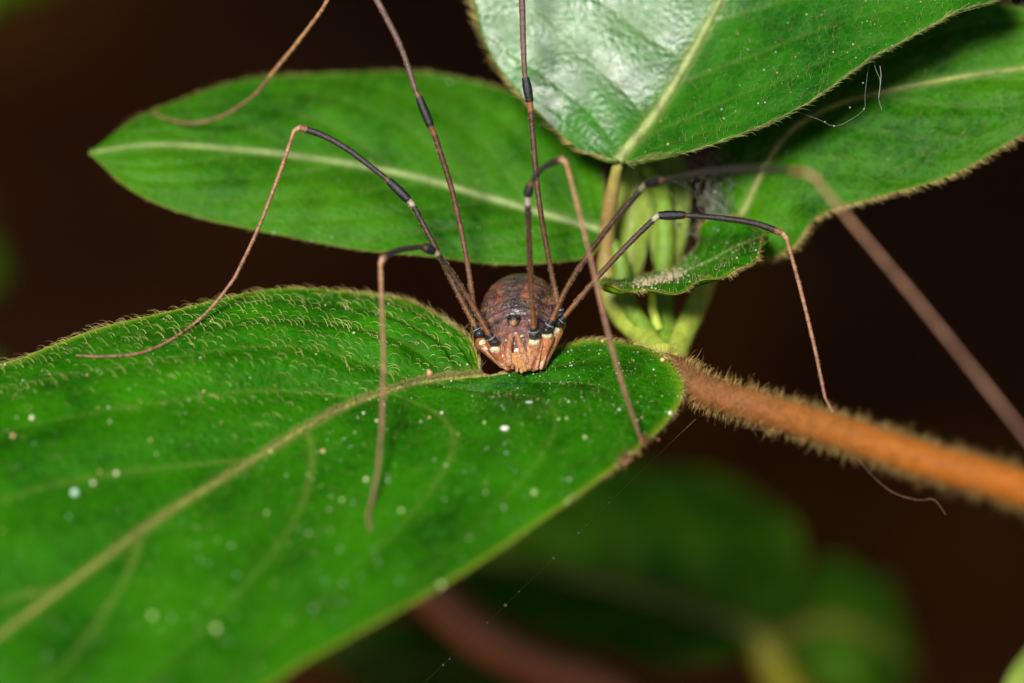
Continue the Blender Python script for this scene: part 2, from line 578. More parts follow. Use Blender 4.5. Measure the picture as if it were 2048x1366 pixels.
# leaf the harvestman stands on
A_M = [(962, 753, .6), (935, 754, .3), (915, 755, .1), (895, 757, 0), (875, 759, -.2), (845, 764, -.4), (805, 774, -.8), (755, 790, -1.3), (690, 815, -2), (600, 862, -3.2), (470, 944, -5.2), (320, 1037, -7.5), (140, 1168, -10), (-80, 1335, -13), (-420, 1620, -19)]
A_L = [(961, 751, .7), (952, 712, 1.5), (930, 668, 2.3), (895, 638, 2.8), (840, 612, 3.2), (770, 593, 3.5), (680, 581, 3.4), (560, 578, 2.9), (440, 594, 2), (320, 625, 1), (190, 662, .2), (60, 709, -.4), (-100, 775, -1.8), (-320, 1010, -8), (-422, 1618, -19)]
A_R = [(964, 753, .6), (1005, 750, .4), (1042, 747, .5), (1072, 737, .8), (1116, 697, 1.8), (1200, 675, 2.4), (1310, 701, 1.2), (1366, 768, -.6), (1342, 835, -2.4), (1242, 928, -5), (1080, 1043, -8), (880, 1172, -11), (640, 1310, -14), (330, 1475, -17), (-418, 1622, -19)]
A_RM = [(963, 753, .6), (970, 757, .2), (985, 760, .05), (1000, 763, -.1), (1030, 766, -.25), (1070, 768, -.3), (1100, 775, -.6), (1110, 795, -1.6), (1065, 838, -3.0), (970, 905, -4.7), (820, 1005, -6.6), (640, 1110, -9.1), (420, 1245, -11.9), (140, 1410, -15), (-419, 1620, -19)]
leafA = make_leaf('A', vine, node, A_L, A_M, A_R, RM=A_RM, ns=260, nt=150, nveins=6.0, slope=0.55, quilt=0.28, bulge=(0.28, 0), rib=(0.12, 0.22),
                  vein_amt=0.5, edge_w=0.22, brown=[(1258, 922, 24), (1295, 885, 16)], wavy=0.05, label='broad hairy green leaf with pale midrib under the harvestman')
# leaf at the back, pointing the other way
B_M = [(1205, 462, 5), (1100, 432, 5.6), (960, 391, 6.2), (820, 352, 6.6), (640, 319, 6.8), (450, 297, 6.8), (300, 290, 6.6), (178, 306, 6.2)]
B_L = [(1204, 458, 5), (1200, 330, 7), (1110, 225, 8.5), (940, 160, 9.6), (740, 141, 10), (500, 161, 9.5), (300, 222, 8.2), (178, 303, 6.3)]
B_R = [(1204, 466, 5), (1180, 512, 4.4), (1060, 529, 4), (900, 518, 4), (720, 500, 4.2), (480, 454, 4.7), (290, 398, 5.3), (179, 309, 6.2)]
leafB = make_leaf('B', vine, node, B_L, B_M, B_R, mats=M_LEAF_BACK, ns=150, nt=90, nveins=7, slope=0.5, quilt=0.10, bulge=(0.12, 0.2), rib=(0.17, 0.2), vein_amt=0.3,
                  rib_col=(0.22, 0.3, 0.09), label='long smooth green leaf pointing away behind the harvestman')
# big upper leaf
C_M = [(1236, 322, 2.8), (1262, 290, 2.9), (1318, 218, 3.3), (1372, 128, 3.6), (1420, 40, 3.9), (1470, -60, 4.2), (1520, -170, 4.6), (1600, -370, 5.4)]
C_L = [(1234, 322, 2.8), (1160, 300, 3.3), (1062, 212, 4.1), (992, 130, 4.5), (950, 30, 4.8), (940, -80, 5.1), (1010, -210, 5.3), (1598, -369, 5.4)]
C_R = [(1238, 323, 2.8), (1330, 315, 1.4), (1490, 268, .2), (1650, 183, -.2), (1780, 98, -.2), (1900, 30, -.1), (2010, -60, .3), (1604, -371, 5.4)]
leafC = make_leaf('C', vine, node, C_L, C_M, C_R, mats=M_LEAF_GLOSS, ns=150, nt=100, nveins=5, slope=0.5, quilt=0.045, bulge=(0.0, -0.06), rib=(0.24, 0.3), vein_amt=0.3,
                  rib_col=(0.26, 0.33, 0.1), label='large glossy upper leaf with hairy margin rising from the shoot')
# leaf at the back on the other side
Dm = [(1445, 505, 5.6), (1492, 415, 5.4), (1535, 325, 5.2), (1590, 255, 5), (1690, 203, 4.7), (1850, 167, 4.4), (2048, 137, 4.2), (2330, 110, 4)]
Dl = [(1444, 502, 5.6), (1420, 400, 6.2), (1450, 270, 6.4), (1540, 150, 6.2), (1680, 60, 5.9), (1840, 5, 5.5), (2040, 12, 5), (2328, 107, 4)]
Dr = [(1447, 507, 5.6), (1500, 522, 4.6), (1580, 500, 4.2), (1640, 432, 4.2), (1760, 394, 3.8), (1900, 352, 3.4), (2060, 262, 3.4), (2330, 113, 4)]
leafD = make_leaf('D', vine, node, Dl, Dm, Dr, mats=M_LEAF_BACK, ns=150, nt=90, nveins=6, slope=0.45, quilt=0.13, bulge=(0.1, 0.25), rib=(0.16, 0.2), vein_amt=0.25, wavy=0.12,
                  rib_col=(0.22, 0.27, 0.06), label='drooping green leaf with brown margin behind the upper leaf')
# small curled leaf
Em = [(1192, 566, 2.4), (1240, 566, 2.6), (1300, 562, 2.8), (1360, 547, 3), (1420, 520, 3), (1470, 494, 2.8), (1510, 478, 2.4), (1534, 468, 2)]
El = [(1191, 565, 2.4), (1230, 558, 3.4), (1290, 553, 4.2), (1345, 540, 4.5), (1384, 498, 4.5), (1410, 450, 4.3), (1470, 430, 3.6), (1533, 466, 2)]
Er = [(1192, 568, 2.4), (1240, 580, 1.4), (1310, 583, .9), (1380, 572, .6), (1440, 555, .5), (1490, 531, .7), (1522, 500, 1.3), (1535, 470, 2)]
leafE = make_leaf('E', vine, node, El, Em, Er, mats=M_LEAF, ns=90, nt=60, nveins=5, slope=0.45, quilt=0.08, bulge=(0.0, 0.0), rib=(0.02, 0.08), vein_amt=0.2, wavy=0.1, rib_col=(0.1, 0.2, 0.02),
                  label='small curled leaf dusted with pale debris beside the shoot')
# young upright leaves in the heart of the shoot
def young(c, label):
    c = [(a, b, d + 1.6, w) for a, b, d, w in c]
    Mx = [(a, b, d) for a, b, d, w in c]
    Lx = [(a - w, b, d + 0.4) for a, b, d, w in c]
    Rx = [(a + w, b, d + 0.4) for a, b, d, w in c]
    return make_leaf('Y%d' % len(LEAVES), vine, node, Lx, Mx, Rx, mats=M_LEAF_YOUNG, ns=50, nt=24, nveins=6, quilt=0.02, bulge=(0.1, 0.1), rib=(0.03, 0.06), vein_amt=0.2, wavy=0.02, rib_col=(0.36, 0.42, 0.12), label=label)
young([(1322, 560, 4.4, 3), (1332, 510, 4.7, 30), (1334, 440, 5, 44), (1334, 380, 5.2, 46), (1328, 320, 5.3, 42), (1315, 260, 5.2, 24), (1305, 220, 5.1, 2)], 'pale young upright leaf at the heart of the shoot')
young([(1262, 600, 4, 3), (1260, 540, 4.2, 24), (1262, 470, 4.4, 36), (1268, 400, 4.6, 38), (1276, 340, 4.7, 28), (1286, 285, 4.7, 2)], 'narrow pale young leaf tucked behind the stalk')
# leaf hanging from the twig at the frame corner
Fm = [(2320, 1120, -14), (2240, 1200, -14), (2160, 1300, -13.6), (2100, 1420, -13), (2080, 1560, -12.4), (2090, 1700, -12)]
Fl = [(2318, 1119, -14), (2180, 1165, -13.4), (2062, 1290, -12.6), (1998, 1400, -12), (2000, 1560, -11.8), (2088, 1699, -12)]
Fr = [(2322, 1122, -14), (2330, 1250, -15), (2300, 1380, -15), (2250, 1500, -14.4), (2180, 1620, -13), (2092, 1701, -12)]
leafF = make_leaf('F', vine, node, Fl, Fm, Fr, mats=M_LEAF_YOUNG, ns=40, nt=30, nveins=5, quilt=0.1, label='light green leaf hanging from the outer end of the orange twig')

# stems of the shoot
def stem(name, ctrl, r, col, parent=vine, org=node, n=40, sides=12, label=None):
    p = spline(locs(ctrl), n)
    rr = np.interp(np.linspace(0, 1, n), np.linspace(0, 1, len(r)), r)
    col = np.asarray(col, float)
    cc = np.stack([np.interp(np.linspace(0, 1, n), np.linspace(0, 1, len(col)), col[:, k]) for k in range(3)], -1) if col.ndim == 2 else np.tile(col, (n, 1))
    mb = MB()
    add_tube(mb, p, rr, sides, cc)
    o = mb.build(name, M_STEM, parent, org)
    if label: o['label'] = label
    return o, p, rr
GS, GP, GB = (0.17, 0.30, 0.025), (0.38, 0.48, 0.06), (0.34, 0.22, 0.07)
stem('stalk', [(1345, 740, 1.6), (1335, 690, 4), (1325, 620, 5.6), (1328, 540, 6.2), (1330, 470, 6.4), (1322, 380, 6), (1290, 330, 5)], [.55, .62, .5, .42, .42, .38, .25], GS, label='green main stalk of the shoot')
stem('stalk', [(1345, 730, 1.8), (1362, 680, 4), (1385, 630, 5.4), (1410, 575, 6), (1440, 505, 5.7)], [.5, .52, .5, .42, .26], GP, label='pale stalk carrying the drooping leaf')
stem('stalk', [(1330, 712, 2), (1280, 668, 4), (1238, 628, 5), (1215, 575, 5.2), (1212, 490, 5), (1222, 400, 4.2), (1237, 322, 3.3)], [.5, .48, .45, .4, .36, .3, .22], [GP, GP, GP, (0.3, 0.33, 0.06), GB, GB, (0.3, 0.3, 0.07)], label='tan stalk carrying the upper leaf')
stem('stalk', [(1310, 690, 3.4), (1255, 600, 4.6), (1240, 520, 5), (1215, 470, 5)], [.4, .38, .32, .2], GS, label='thin green stalk of the long back leaf')
stem('stalk', [(1318, 660, 4), (1306, 620, 4), (1303, 585, 3.4), (1290, 565, 3)], [.22, .2, .16, .1], GP, label='short stalk of the small curled leaf')
stem('stalk', [(1330, 742, 1.8), (1250, 765, 1.6), (1100, 772, 1.2), (1000, 764, .9), (963, 755, .5)], [.42, .36, .3, .26, .2], GB, label='brown leaf stalk hidden below the broad leaf')
stem('stalk', [(2150, 1000, -12.5), (2250, 1050, -13.5), (2320, 1120, -14)], [.4, .35, .25], GP, label='stalk of the light green hanging leaf')

# woolly orange twig
tw, tp, tr = stem('twig', [(1180, 740, 4.5), (1270, 730, 3), (1345, 742, 1.2), (1420, 785, -.6), (1560, 828, -2.6), (1700, 872, -5), (1850, 920, -7.2), (2048, 978, -10), (2300, 1068, -14)],
                  [.5, .58, .66, .66, .67, .69, .71, .74, .8], [(0.12, 0.05, 0.02), (0.19, 0.078, 0.028), (0.34, 0.105, 0.008), (0.40, 0.108, 0.003)], n=120, sides=20, label='orange brown woolly twig')
def twig_wool():
    n = 5200
    k = rng.uniform(22, 118, n)
    i = k.astype(int)
    f = (k - i)[:, None]
    c = tp[i] * (1 - f) + tp[i + 1] * f
    t = norm(tp[i + 1] - tp[i])
    a = norm(np.cross(t, FWD))
    b = np.cross(t, a)
    th = rng.uniform(0, 2 * math.pi, n)[:, None]
    nr = np.cos(th) * a + np.sin(th) * b
    p = c + nr * tr[i][:, None] * 0.98
    mb = MB()
    dirn = norm(t * rng.normal(0.5, 0.7, (n, 1)) + rng.normal(0, 0.5, (n, 3)) + nr * 0.25)
    ln = rng.uniform(0.1, 0.36, n) * np.where(rng.random(n) < 0.15, 1.6, 1)
    cols = np.array([0.58, 0.38, 0.12]) * rng.uniform(0.6, 1.35, (n, 1))
    add_hairs(mb, p, nr, dirn, ln, 0.0095 * rng.uniform(0.7, 1.3, n), rise=1.0, bend=0.45, col=cols, fall=0.55)
    o = mb.build('wool', M_HAIR, tw, node)
    o['kind'] = 'stuff'
twig_wool()

# hairs of the leaves
def leaf_hairs():
    HC = np.array([0.74, 0.70, 0.26])
    # dense hooked hairs on the far half of the broad leaf
    mb = MB()
    n = 2600
    s, t = sample(leafA, n, t0=-0.985, t1=-0.05)
    p, nr = on_leaf(leafA, s, t)
    dep = proj(p)[:, 2]
    k = rng.random(n) < np.clip(1.0 + dep * 0.2, 0.02, 1)
    taken = {}
    for q in range(n):                                   # no two roots closer than about 0.3 mm
        c = tuple(np.floor(p[q] / 0.36).astype(int))
        if c in taken: k[q] = False
        taken[c] = 1
    p, nr = p[k], nr[k]
    n = len(p)
    nr = norm(nr + 0.5 * UP)
    dirn = norm(-RIGHT * 1.0 + UP * 0.12 + rng.normal(0, 0.26, (n, 3)))
    ln = rng.uniform(0.2, 0.52, n)
    add_hairs(mb, p, nr, dirn, ln, 0.0135 * rng.uniform(0.6, 1.25, n), rise=rng.uniform(0.35, 0.6, n), bend=0.95, col=HC * rng.uniform(0.7, 1.35, (n, 1)), segs=6, fall=0.72)
    # finer, sparser down on the near half
    n = 1300
    s, t = sample(leafA, n, t0=0.02, t1=0.99)
    p, nr = on_leaf(leafA, s, t)
    dirn = norm(rng.normal(0, 1, (n, 3)) - RIGHT * 0.5)
    add_hairs(mb, p, nr, dirn, rng.uniform(0.08, 0.3, n), 0.006, rise=0.7, bend=0.6, col=HC * rng.uniform(0.6, 1.2, (n, 1)) * 0.8)
    # velvet along the midrib
    n = 2900
    s = rng.uniform(0.0, 0.95, n) ** 1.3
    t = rng.normal(0, 0.012, n)
    p, nr = on_leaf(leafA, s, t)
    add_hairs(mb, p, nr, norm(rng.normal(0, 1, (n, 3)) - RIGHT * 0.7), rng.uniform(0.12, 0.34, n), 0.010, rise=0.9, bend=0.6, col=np.array([0.42, 0.38, 0.12]) * rng.uniform(0.7, 1.3, (n, 1)))
    o = mb.build('leaf_hair', M_HAIR, leafA.o, node)
    o['kind'] = 'stuff'
    GOLD = (0.62, 0.48, 0.17)
    for lf, side, n, ln, rd, kw in ((leafA, -1, 420, 0.42, 0.0115, dict(outward=0.05, s1=0.9, rise=0.3)), (leafA, 1, 700, 0.36, 0.011, dict(outward=0.5, rise=0.3, s1=0.9)),
                                (leafB, -1, 260, 0.24, 0.011, dict()), (leafB, 1, 220, 0.18, 0.010, dict()),
                                (leafC, -1, 300, 0.42, 0.015, dict(outward=1.0)), (leafC, 1, 800, 0.45, 0.0115, dict(outward=0.35, rise=0.45)),
                                (leafD, -1, 250, 0.35, 0.012, dict()), (leafD, 1, 600, 0.34, 0.012, dict(outward=0.7)),
                                (leafE, 1, 420, 0.30, 0.012, dict(outward=1.0, along=0.6)), (leafE, -1, 220, 0.3, 0.011, dict())):
        c = GOLD if not (lf is leafC and side == 1) else (0.45, 0.5, 0.16)
        o = fringe(lf, n, side, ln, rd, c, **kw).build('hair_fringe', M_HAIR, lf.o, node)
        o['kind'] = 'stuff'
    # loose hairs on the upper and the small leaf
    for lf, n, box in ((leafC, 420, (1240, -60, 2048, 330)), (leafE, 260, (1150, 420, 1560, 600)), (leafB, 350, (100, 100, 1250, 560)), (leafD, 250, (1400, -20, 2100, 540))):
        mb = MB()
        s, t = sample(lf, n, box=box, t0=(0.05 if lf is leafC else -1))
        p, nr = on_leaf(lf, s, t)
        add_hairs(mb, p, nr, norm(rng.normal(0, .5, (n, 3)) + RIGHT * 0.6 + UP * 0.8), rng.uniform(0.2, 0.5, n), 0.010, rise=0.5, bend=0.7, col=np.array([0.45, 0.48, 0.18]) * rng.uniform(0.6, 1.2, (n, 1)))
        o = mb.build('leaf_hair', M_HAIR, lf.o, node)
        o['kind'] = 'stuff'
leaf_hairs()

# ------------------------------------------------------------------ second vine below, out of focus
lorg = loc(1330, 1500, 44)
low = empty('vine', lorg)
tag(low, 'blurred dark green vine with brown stem below the hairy vine', 'vine')
def low_leaf(key, L, M, R, label, m=None):
    return make_leaf(key, low, lorg, L, M, R, mats=m or M_LEAF_SHADE, ns=40, nt=30, nveins=5, quilt=0.4, rib=(0.6, 0.5), vein_amt=0.4, vein_w=0.4, wavy=0.2, rib_col=(0.17, 0.17, 0.02), label=label)
low_leaf('L1', [(1530, 1275, 36), (1610, 1180, 38), (1580, 1040, 40), (1430, 950, 42), (1220, 915, 43), (1000, 960, 42), (800, 1050, 40)],
         [(1528, 1280, 36), (1430, 1240, 36), (1330, 1205, 36), (1220, 1175, 36), (1110, 1150, 36), (960, 1120, 37), (798, 1054, 40)],
         [(1526, 1284, 36), (1450, 1325, 33), (1340, 1330, 32), (1220, 1310, 31), (1080, 1265, 31), (930, 1180, 33), (796, 1058, 40)], 'blurred dark green leaf with olive midrib under the broad leaf')
low_leaf('L2', [(1545, 1290, 37), (1570, 1190, 40), (1640, 1120, 43), (1730, 1130, 45), (1800, 1210, 46), (1830, 1330, 45)],
         [(1547, 1293, 37), (1600, 1260, 38), (1660, 1250, 39), (1720, 1265, 40), (1780, 1300, 42), (1832, 1333, 45)],
         [(1549, 1296, 37), (1590, 1330, 36), (1650, 1370, 36), (1720, 1390, 37), (1790, 1380, 40), (1833, 1337, 45)], 'small blurred leaf beside the olive stalk')
low_leaf('L3', [(1180, 1420, 40), (1080, 1330, 41), (930, 1270, 42), (760, 1250, 42), (600, 1290, 41)],
         [(1178, 1424, 40), (1060, 1370, 39), (920, 1340, 38), (770, 1330, 38), (600, 1300, 41)],
         [(1176, 1428, 40), (1060, 1430, 37), (920, 1420, 36), (770, 1400, 36), (600, 1308, 41)], 'blurred leaf below the brown stem')
stem('stalk', [(1520, 1270, 36), (1545, 1330, 36), (1590, 1400, 37), (1640, 1480, 40)], [.7, .9, .9, .9], (0.27, 0.27, 0.012), low, lorg, label='olive stalk')
stem('stem', [(780, 1110, 28), (860, 1190, 27), (960, 1275, 27), (1080, 1335, 28), (1220, 1385, 30), (1330, 1500, 34), (1640, 1480, 40)], [.9, .95, 1.0, 1.0, 1.0, 1.0, .9], (0.55, 0.22, 0.09), low, lorg, label='brown stem')

# leaves far behind on the other side
forg = loc(-160, 900, 95)
far = empty('bush', forg)
tag(far, 'strongly blurred green bush at the edge of the dark ground', 'bush')
def far_leaf(key, cx, cy, d, w, h, label):
    M_ = [(cx, cy - h, d), (cx, cy - h * .5, d), (cx, cy, d), (cx, cy + h * .5, d), (cx, cy + h, d)]
    k = [0.02, .8, 1, .75, .02]
    return make_leaf(key, far, forg, [(a - w * q, b, d + 2) for (a, b, d), q in zip(M_, k)], M_, [(a + w * q, b, d + 2) for (a, b, d), q in zip(M_, k)],
                     mats=M_LEAF_SHADE, ns=24, nt=20, quilt=0.4, rib=(0.5, 0.5), vein_amt=0.3, vein_w=0.4, label=label)
far_leaf('G1', -90, 540, 60, 96, 110, 'blurred upright leaf of the bush')
far_leaf('G2', -110, 760, 66, 120, 70, 'low blurred leaf of the bush')
far_leaf('G3', -60, -120, 90, 220, 150, 'top blurred leaf of the bush')
stem('stem', [(-60, 400, 62), (-150, 560, 64), (-170, 760, 80), (-160, 1200, 95)], [.8, 1, 1.2, 1.4], (0.12, 0.1, 0.03), far, forg)
stem('branch', [(-170, 760, 80), (-260, 300, 88), (-200, -60, 91)], [1, .9, .6], (0.12, 0.1, 0.03), far, forg)

# ------------------------------------------------------------------ the harvestman
def body_local(px, py, y):
    return np.array([(px - 1043) * K, y, (690 - py) * K])
BO = loc(1043, 690, 0)
def b2w(v):
    v = np.asarray(v)
    return BO + v[..., 0:1] * RIGHT + v[..., 1:2] * FWD + v[..., 2:3] * UP

IVORY, BLACK = (0.72, 0.66, 0.42), (0.012, 0.012, 0.015)
PURP, ORNG, RUST = (0.16, 0.062, 0.046), (0.50, 0.17, 0.05), (0.38, 0.115, 0.038)
PINK = (0.55, 0.25, 0.14)

def make_harvestman():
    # shapes that are merged into one skin: (kind, data, colour)
    prim = []
    def ell(px, py, y, rad, tilt, col):
        ct, st = math.cos(tilt), math.sin(tilt)
        ax = np.array([[1, 0, 0], [0, ct, st], [0, -st, ct]])
        prim.append(('e', body_local(px, py, y), np.array(rad), ax, np.array(col)))
    def cap(p0, p1, r0, r1, col):
        prim.append(('c', body_local(*p0), body_local(*p1), r0, r1, np.array(col)))
    T = math.radians(40)
    ell(1043, 633, 2.1, (1.74, 2.25, 1.46), T, PURP)            # abdomen
    ell(1043, 668, 1.05, (1.45, 1.35, 0.92), T, PURP)          # carapace
    ell(1044, 704, 0.7, (1.2, 0.85, 0.78), 0, RUST)            # under the head
    ell(1027, 640, 0.22, (0.27, 0.25, 0.24), 0, (0.05, 0.035, 0.035))      # eye mound
    ell(1027, 646, 0.06, (0.16, 0.15, 0.15), 0, (0.42, 0.22, 0.10))
    # coxae fanning out from the mouth
    for p0, p1, r0, r1, c in (((1016, 733, .0), (989, 697, .0), .20, .30, RUST), ((1004, 728, .3), (962, 686, .55), .18, .27, RUST),
                             ((1068, 733, -.02), (1069, 684, -.12), .20, .30, (0.46, 0.17, 0.065)), ((1078, 731, .12), (1096, 676, .15), .18, .27, ORNG),
                             ((1085, 730, .35), (1115, 664, .6), .18, .25, ORNG), ((1082, 722, .8), (1122, 650, 1.4), .2, .24, RUST),
                             ((1000, 715, .9), (952, 655, 1.4), .2, .24, RUST)):
        cap(p0, p1, r0, r1, c)
    # ivory spots at the coxa ends
    for px, py, y, w, h in ((990, 699, -.17, .23, .16), (964, 686, .42, .19, .17), (1068, 684, -.29, .24, .17), (1094, 671, -.02, .22, .16), (1112, 661, .42, .18, .16), (1045, 672, -.12, .08, .07), (1012, 681, -.1, .06, .06)):
        ell(px, py, y, (w, .17, h), 0, IVORY)
    # chelicerae and palps
    CH, CH2 = (0.50, 0.20, 0.10), (0.62, 0.29, 0.085)
    cap((1022, 671, -.18), (1017, 700, -.36), .115, .15, CH); cap((1017, 700, -.36), (1018, 728, -.30), .15, .13, PINK)
    cap((1034, 671, -.18), (1043, 697, -.42), .10, .14, CH); cap((1043, 697, -.42), (1053, 722, -.38), .14, .12, PINK)
    for k, (xa, xb) in enumerate(((1020, 1025), (1030, 1034), (1039.5, 1043), (1049, 1051), (1059, 1058))):
        cap((xa, 704 + 3 * (k % 2), -.36), (xb, (736, 742, 744, 741, 735)[k], (-.22, -.3, -.34, -.3, -.2)[k]), .088, .07, (CH2, (0.60, 0.30, 0.11), CH2, (0.56, 0.26, 0.09), CH2)[k])
    cap((1004, 690, -.05), (1009, 722, -.18), .10, .12, RUST); cap((1056, 692, -.22), (1065, 718, -.28), .09, .11, CH)
    cap((1062, 722, -.2), (1066, 739, -.1), .13, .11, ORNG)
    cap((1009, 722, -.18), (1016, 738, -.15), .12, .09, ORNG); cap((1065, 718, -.28), (1058, 738, -.2), .11, .09, ORNG)
    for p0, p1, r0 in (((1073, 737, -.05), (1083, 686, .0), .085), ((1082, 736, .1), (1105, 672, .3), .085), ((1088, 728, .35), (1120, 668, .7), .08), ((1012, 737, -.02), (978, 700, .15), .085), ((1004, 733, .2), (966, 697, .45), .08), ((1060, 736, -.2), (1056, 690, -.2), .08), ((1000, 724, .05), (994, 704, -.1), .08)):
        p0, p1 = (p0[0], p0[1], p0[2] - .13), (p1[0], p1[1], p1[2] - .13)
        cap(p0, p1, r0, r0 * .8, (0.62, 0.29, 0.15))
    # sockets the legs leave from
    for px, py, y in ((989, 686, -.12), (959, 668, .5), (1068, 672, -.3), (1093, 662, .02), (1113, 648, .5), (1121, 632, 1.5), (951, 632, 1.5)):
        ell(px, py - 1, y - .08, (.22, .24, .19), 0, (0.014, 0.013, 0.016))

    tmp = MB()
    for q in prim:
        if q[0] == 'e':
            add_blob(tmp, q[1], q[2], axes=q[3], geo=ICO3)
        else:
            p = np.linspace(0, 1, 9)[:, None] * (q[2] - q[1]) + q[1]
            add_tube(tmp, p, np.linspace(q[3], q[4], 9), 14)
            add_blob(tmp, q[1], q[3]); add_blob(tmp, q[2], q[4])
    o = tmp.build('tmp_body', M_BODY)
    me = o.data
    v = np.zeros(len(me.vertices) * 3, np.float32)
    me.vertices.foreach_get('co', v)
    me.vertices.foreach_set('co', v * 1000)            # remesh in mm
    md = o.modifiers.new('r', 'REMESH'); md.mode = 'VOXEL'; md.voxel_size = 0.026
    sm = o.modifiers.new('s', 'SMOOTH'); sm.factor = 0.5; sm.iterations = 3
    dg = bpy.context.evaluated_depsgraph_get()
    ev = o.evaluated_get(dg).to_mesh()
    V = np.zeros(len(ev.vertices) * 3, np.float32); ev.vertices.foreach_get('co', V); V = V.reshape(-1, 3).astype(float)
    NR = np.zeros(len(ev.vertices) * 3, np.float32); ev.vertices.foreach_get('normal', NR); NR = NR.reshape(-1, 3).astype(float)
    F = [tuple(p.vertices) for p in ev.polygons]
    quads = np.array([f for f in F if len(f) == 4]); tris = [f for f in F if len(f) == 3]
    o.evaluated_get(dg).to_mesh_clear()
    bpy.data.objects.remove(o); bpy.data.meshes.remove(me)

    # pigment: the primitive nearest to each point
    best = np.full(len(V), 1e9); col = np.zeros((len(V), 3)); idx = np.zeros(len(V), int)
    for k, q in enumerate(prim):
        if q[0] == 'e':
            u = (V - q[1]) @ q[3].T
            r = np.linalg.norm(u / q[2], axis=1)
            d = (r - 1) * q[2].min()
        else:
            ab = q[2] - q[1]
            h = np.clip(((V - q[1]) @ ab) / (ab @ ab), 0, 1)
            d = np.linalg.norm(V - q[1] - h[:, None] * ab, axis=1) - (q[3] + (q[4] - q[3]) * h)
        w = d < best
        best[w] = d[w]; col[w] = q[-1]; idx[w] = k
    X, Z = V[:, 0] / K + 1043, 690 - V[:, 2] / K       # where a point lies across and along the back
    back = (idx <= 1) & (NR[:, 1] < 0.5)
    def vnoise(sc, seed):
        g = np.random.default_rng(seed).random((40, 40, 40))
        p = (V * sc + 15) % 38
        i = p.astype(int); f = p - i; f = f * f * (3 - 2 * f)
        r = 0
        for a in (0, 1):
            for b in (0, 1):
                for c in (0, 1):
                    r = r + g[i[:, 0] + a, i[:, 1] + b, i[:, 2] + c] * np.where(a, f[:, 0], 1 - f[:, 0]) * np.where(b, f[:, 1], 1 - f[:, 1]) * np.where(c, f[:, 2], 1 - f[:, 2])
        return r
    n1, n2, n3 = vnoise(2.2, 1), vnoise(5.5, 2), vnoise(11, 3)
    def lerp(w, c):
        w = np.clip(w, 0, 1)[:, None]
        col[:] = col * (1 - w) + np.array(c) * w
    B = back.astype(float)
    lerp(B * np.clip(n1 * 2 - 0.75, 0, 1) * 0.7, (0.23, 0.105, 0.09))
    lerp(B * np.clip(n2 * 3.2 - 1.55, 0, 1) * 0.95, (0.022, 0.015, 0.019))
    # dark saddle down the middle with lighter grey bloom in it
    sad = np.exp(-((X - 1036) / 34) ** 4) * np.exp(-((Z - 592) / 40) ** 4)
    lerp(B * sad * 0.62 * (0.4 + n2), (0.028, 0.021, 0.026))
    lerp(B * sad * np.clip(n3 * 3 - 1.9, 0, 1), (0.30, 0.24, 0.22))
    bandm = np.exp(-((Z - 622 + 9 * ((X - 1040) / 50) ** 2 * -1) / 9) ** 2)
    lerp(B * bandm * 0.45, (0.20, 0.135, 0.14))
    # orange flecks
    for fx, fy, fw, fh, c in ((988, 574, 13, 4, 0), (1001, 584, 7, 5, 0), (998, 597, 9, 7, 1), (1001, 603, 6, 5, 0), (1052, 577, 5, 8, 0), (1050, 593, 8, 7, 0), (1060, 596, 6, 4, 2), (970, 619, 13, 4, 2), (992, 627, 9, 5, 0),
                              (1098, 598, 14, 6, 2), (1105, 605, 9, 4, 2), (1080, 624, 13, 5, 2), (980, 640, 8, 4, 2), (1074, 652, 6, 4, 0), (1000, 668, 10, 5, 0), (1004, 640, 5, 3, 2), (966, 590, 9, 4, 1), (1090, 575, 8, 4, 1), (1070, 562, 6, 3, 1)):
        w = np.exp(-((X - fx) / fw) ** 2 - ((Z - fy + (X - fx) * 0.2) / fh) ** 2)
        lerp(B * (w * 1.5 - 0.2) * (0.5 + n3 * 0.9), ((0.42, 0.12, 0.03), (0.22, 0.035, 0.02), (0.40, 0.20, 0.09))[c])
    # carapace: rosier, granular
    car = B * np.clip((Z - 640) / 14, 0, 1)
    lerp(car * 0.6 * np.exp(-((X - 1030) / 40) ** 2), (0.26, 0.105, 0.09))
    lerp(car * np.clip(np.abs(X - 1030) / 34 - 0.9, 0, 1) * 0.9, (0.035, 0.025, 0.028))
    lerp(B * np.clip(n3 * 3.2 - 1.75, 0, 1) * 0.65, (0.028, 0.018, 0.02))
    lerp(B * np.clip(vnoise(16, 9) * 4 - 2.75, 0, 1) * 0.8, (0.34, 0.22, 0.19))
    # segment grooves across the back
    disp = np.zeros(len(V))
    for z0, cur, amp in ((562, 10, .5), (578, 11, .5), (595, 12, .6), (612, 13, 1), (629, 15, 1.1)):
        gz = Z - (z0 + cur * ((X - 1040) / 48) ** 2)
        g = np.exp(-(gz / 2.4) ** 2) * B * (np.abs(X - 1040) < 75)
        disp -= 0.032 * amp * g
        disp += 0.02 * amp * np.exp(-((gz - 6) / 4) ** 2) * B
        lerp(g * 0.6 * amp, (0.02, 0.015, 0.018))
    # coxae: pale granules
    under = (idx > 4).astype(float) * (col[:, 0] > 0.2) * (col[:, 2] < 0.2)
    lerp(under * np.clip(n3 * 3 - 1.8, 0, 1) * 0.6, (0.62, 0.36, 0.22))
    lerp(under * np.clip(1.1 - n1 * 2, 0, 1) * 0.6, (0.22, 0.06, 0.02))
    disp += (n3 - 0.5) * 0.03 * (idx <= 1) + (n2 - .5) * 0.03 * (idx <= 1)
    V = V + NR * disp[:, None]

    mb = MB()
    base = 0
    mb.add(b2w(V), quads, col, 0)
    if tris:
        mb.f.append(np.array(tris)); mb.m.append(np.zeros(len(tris), int))

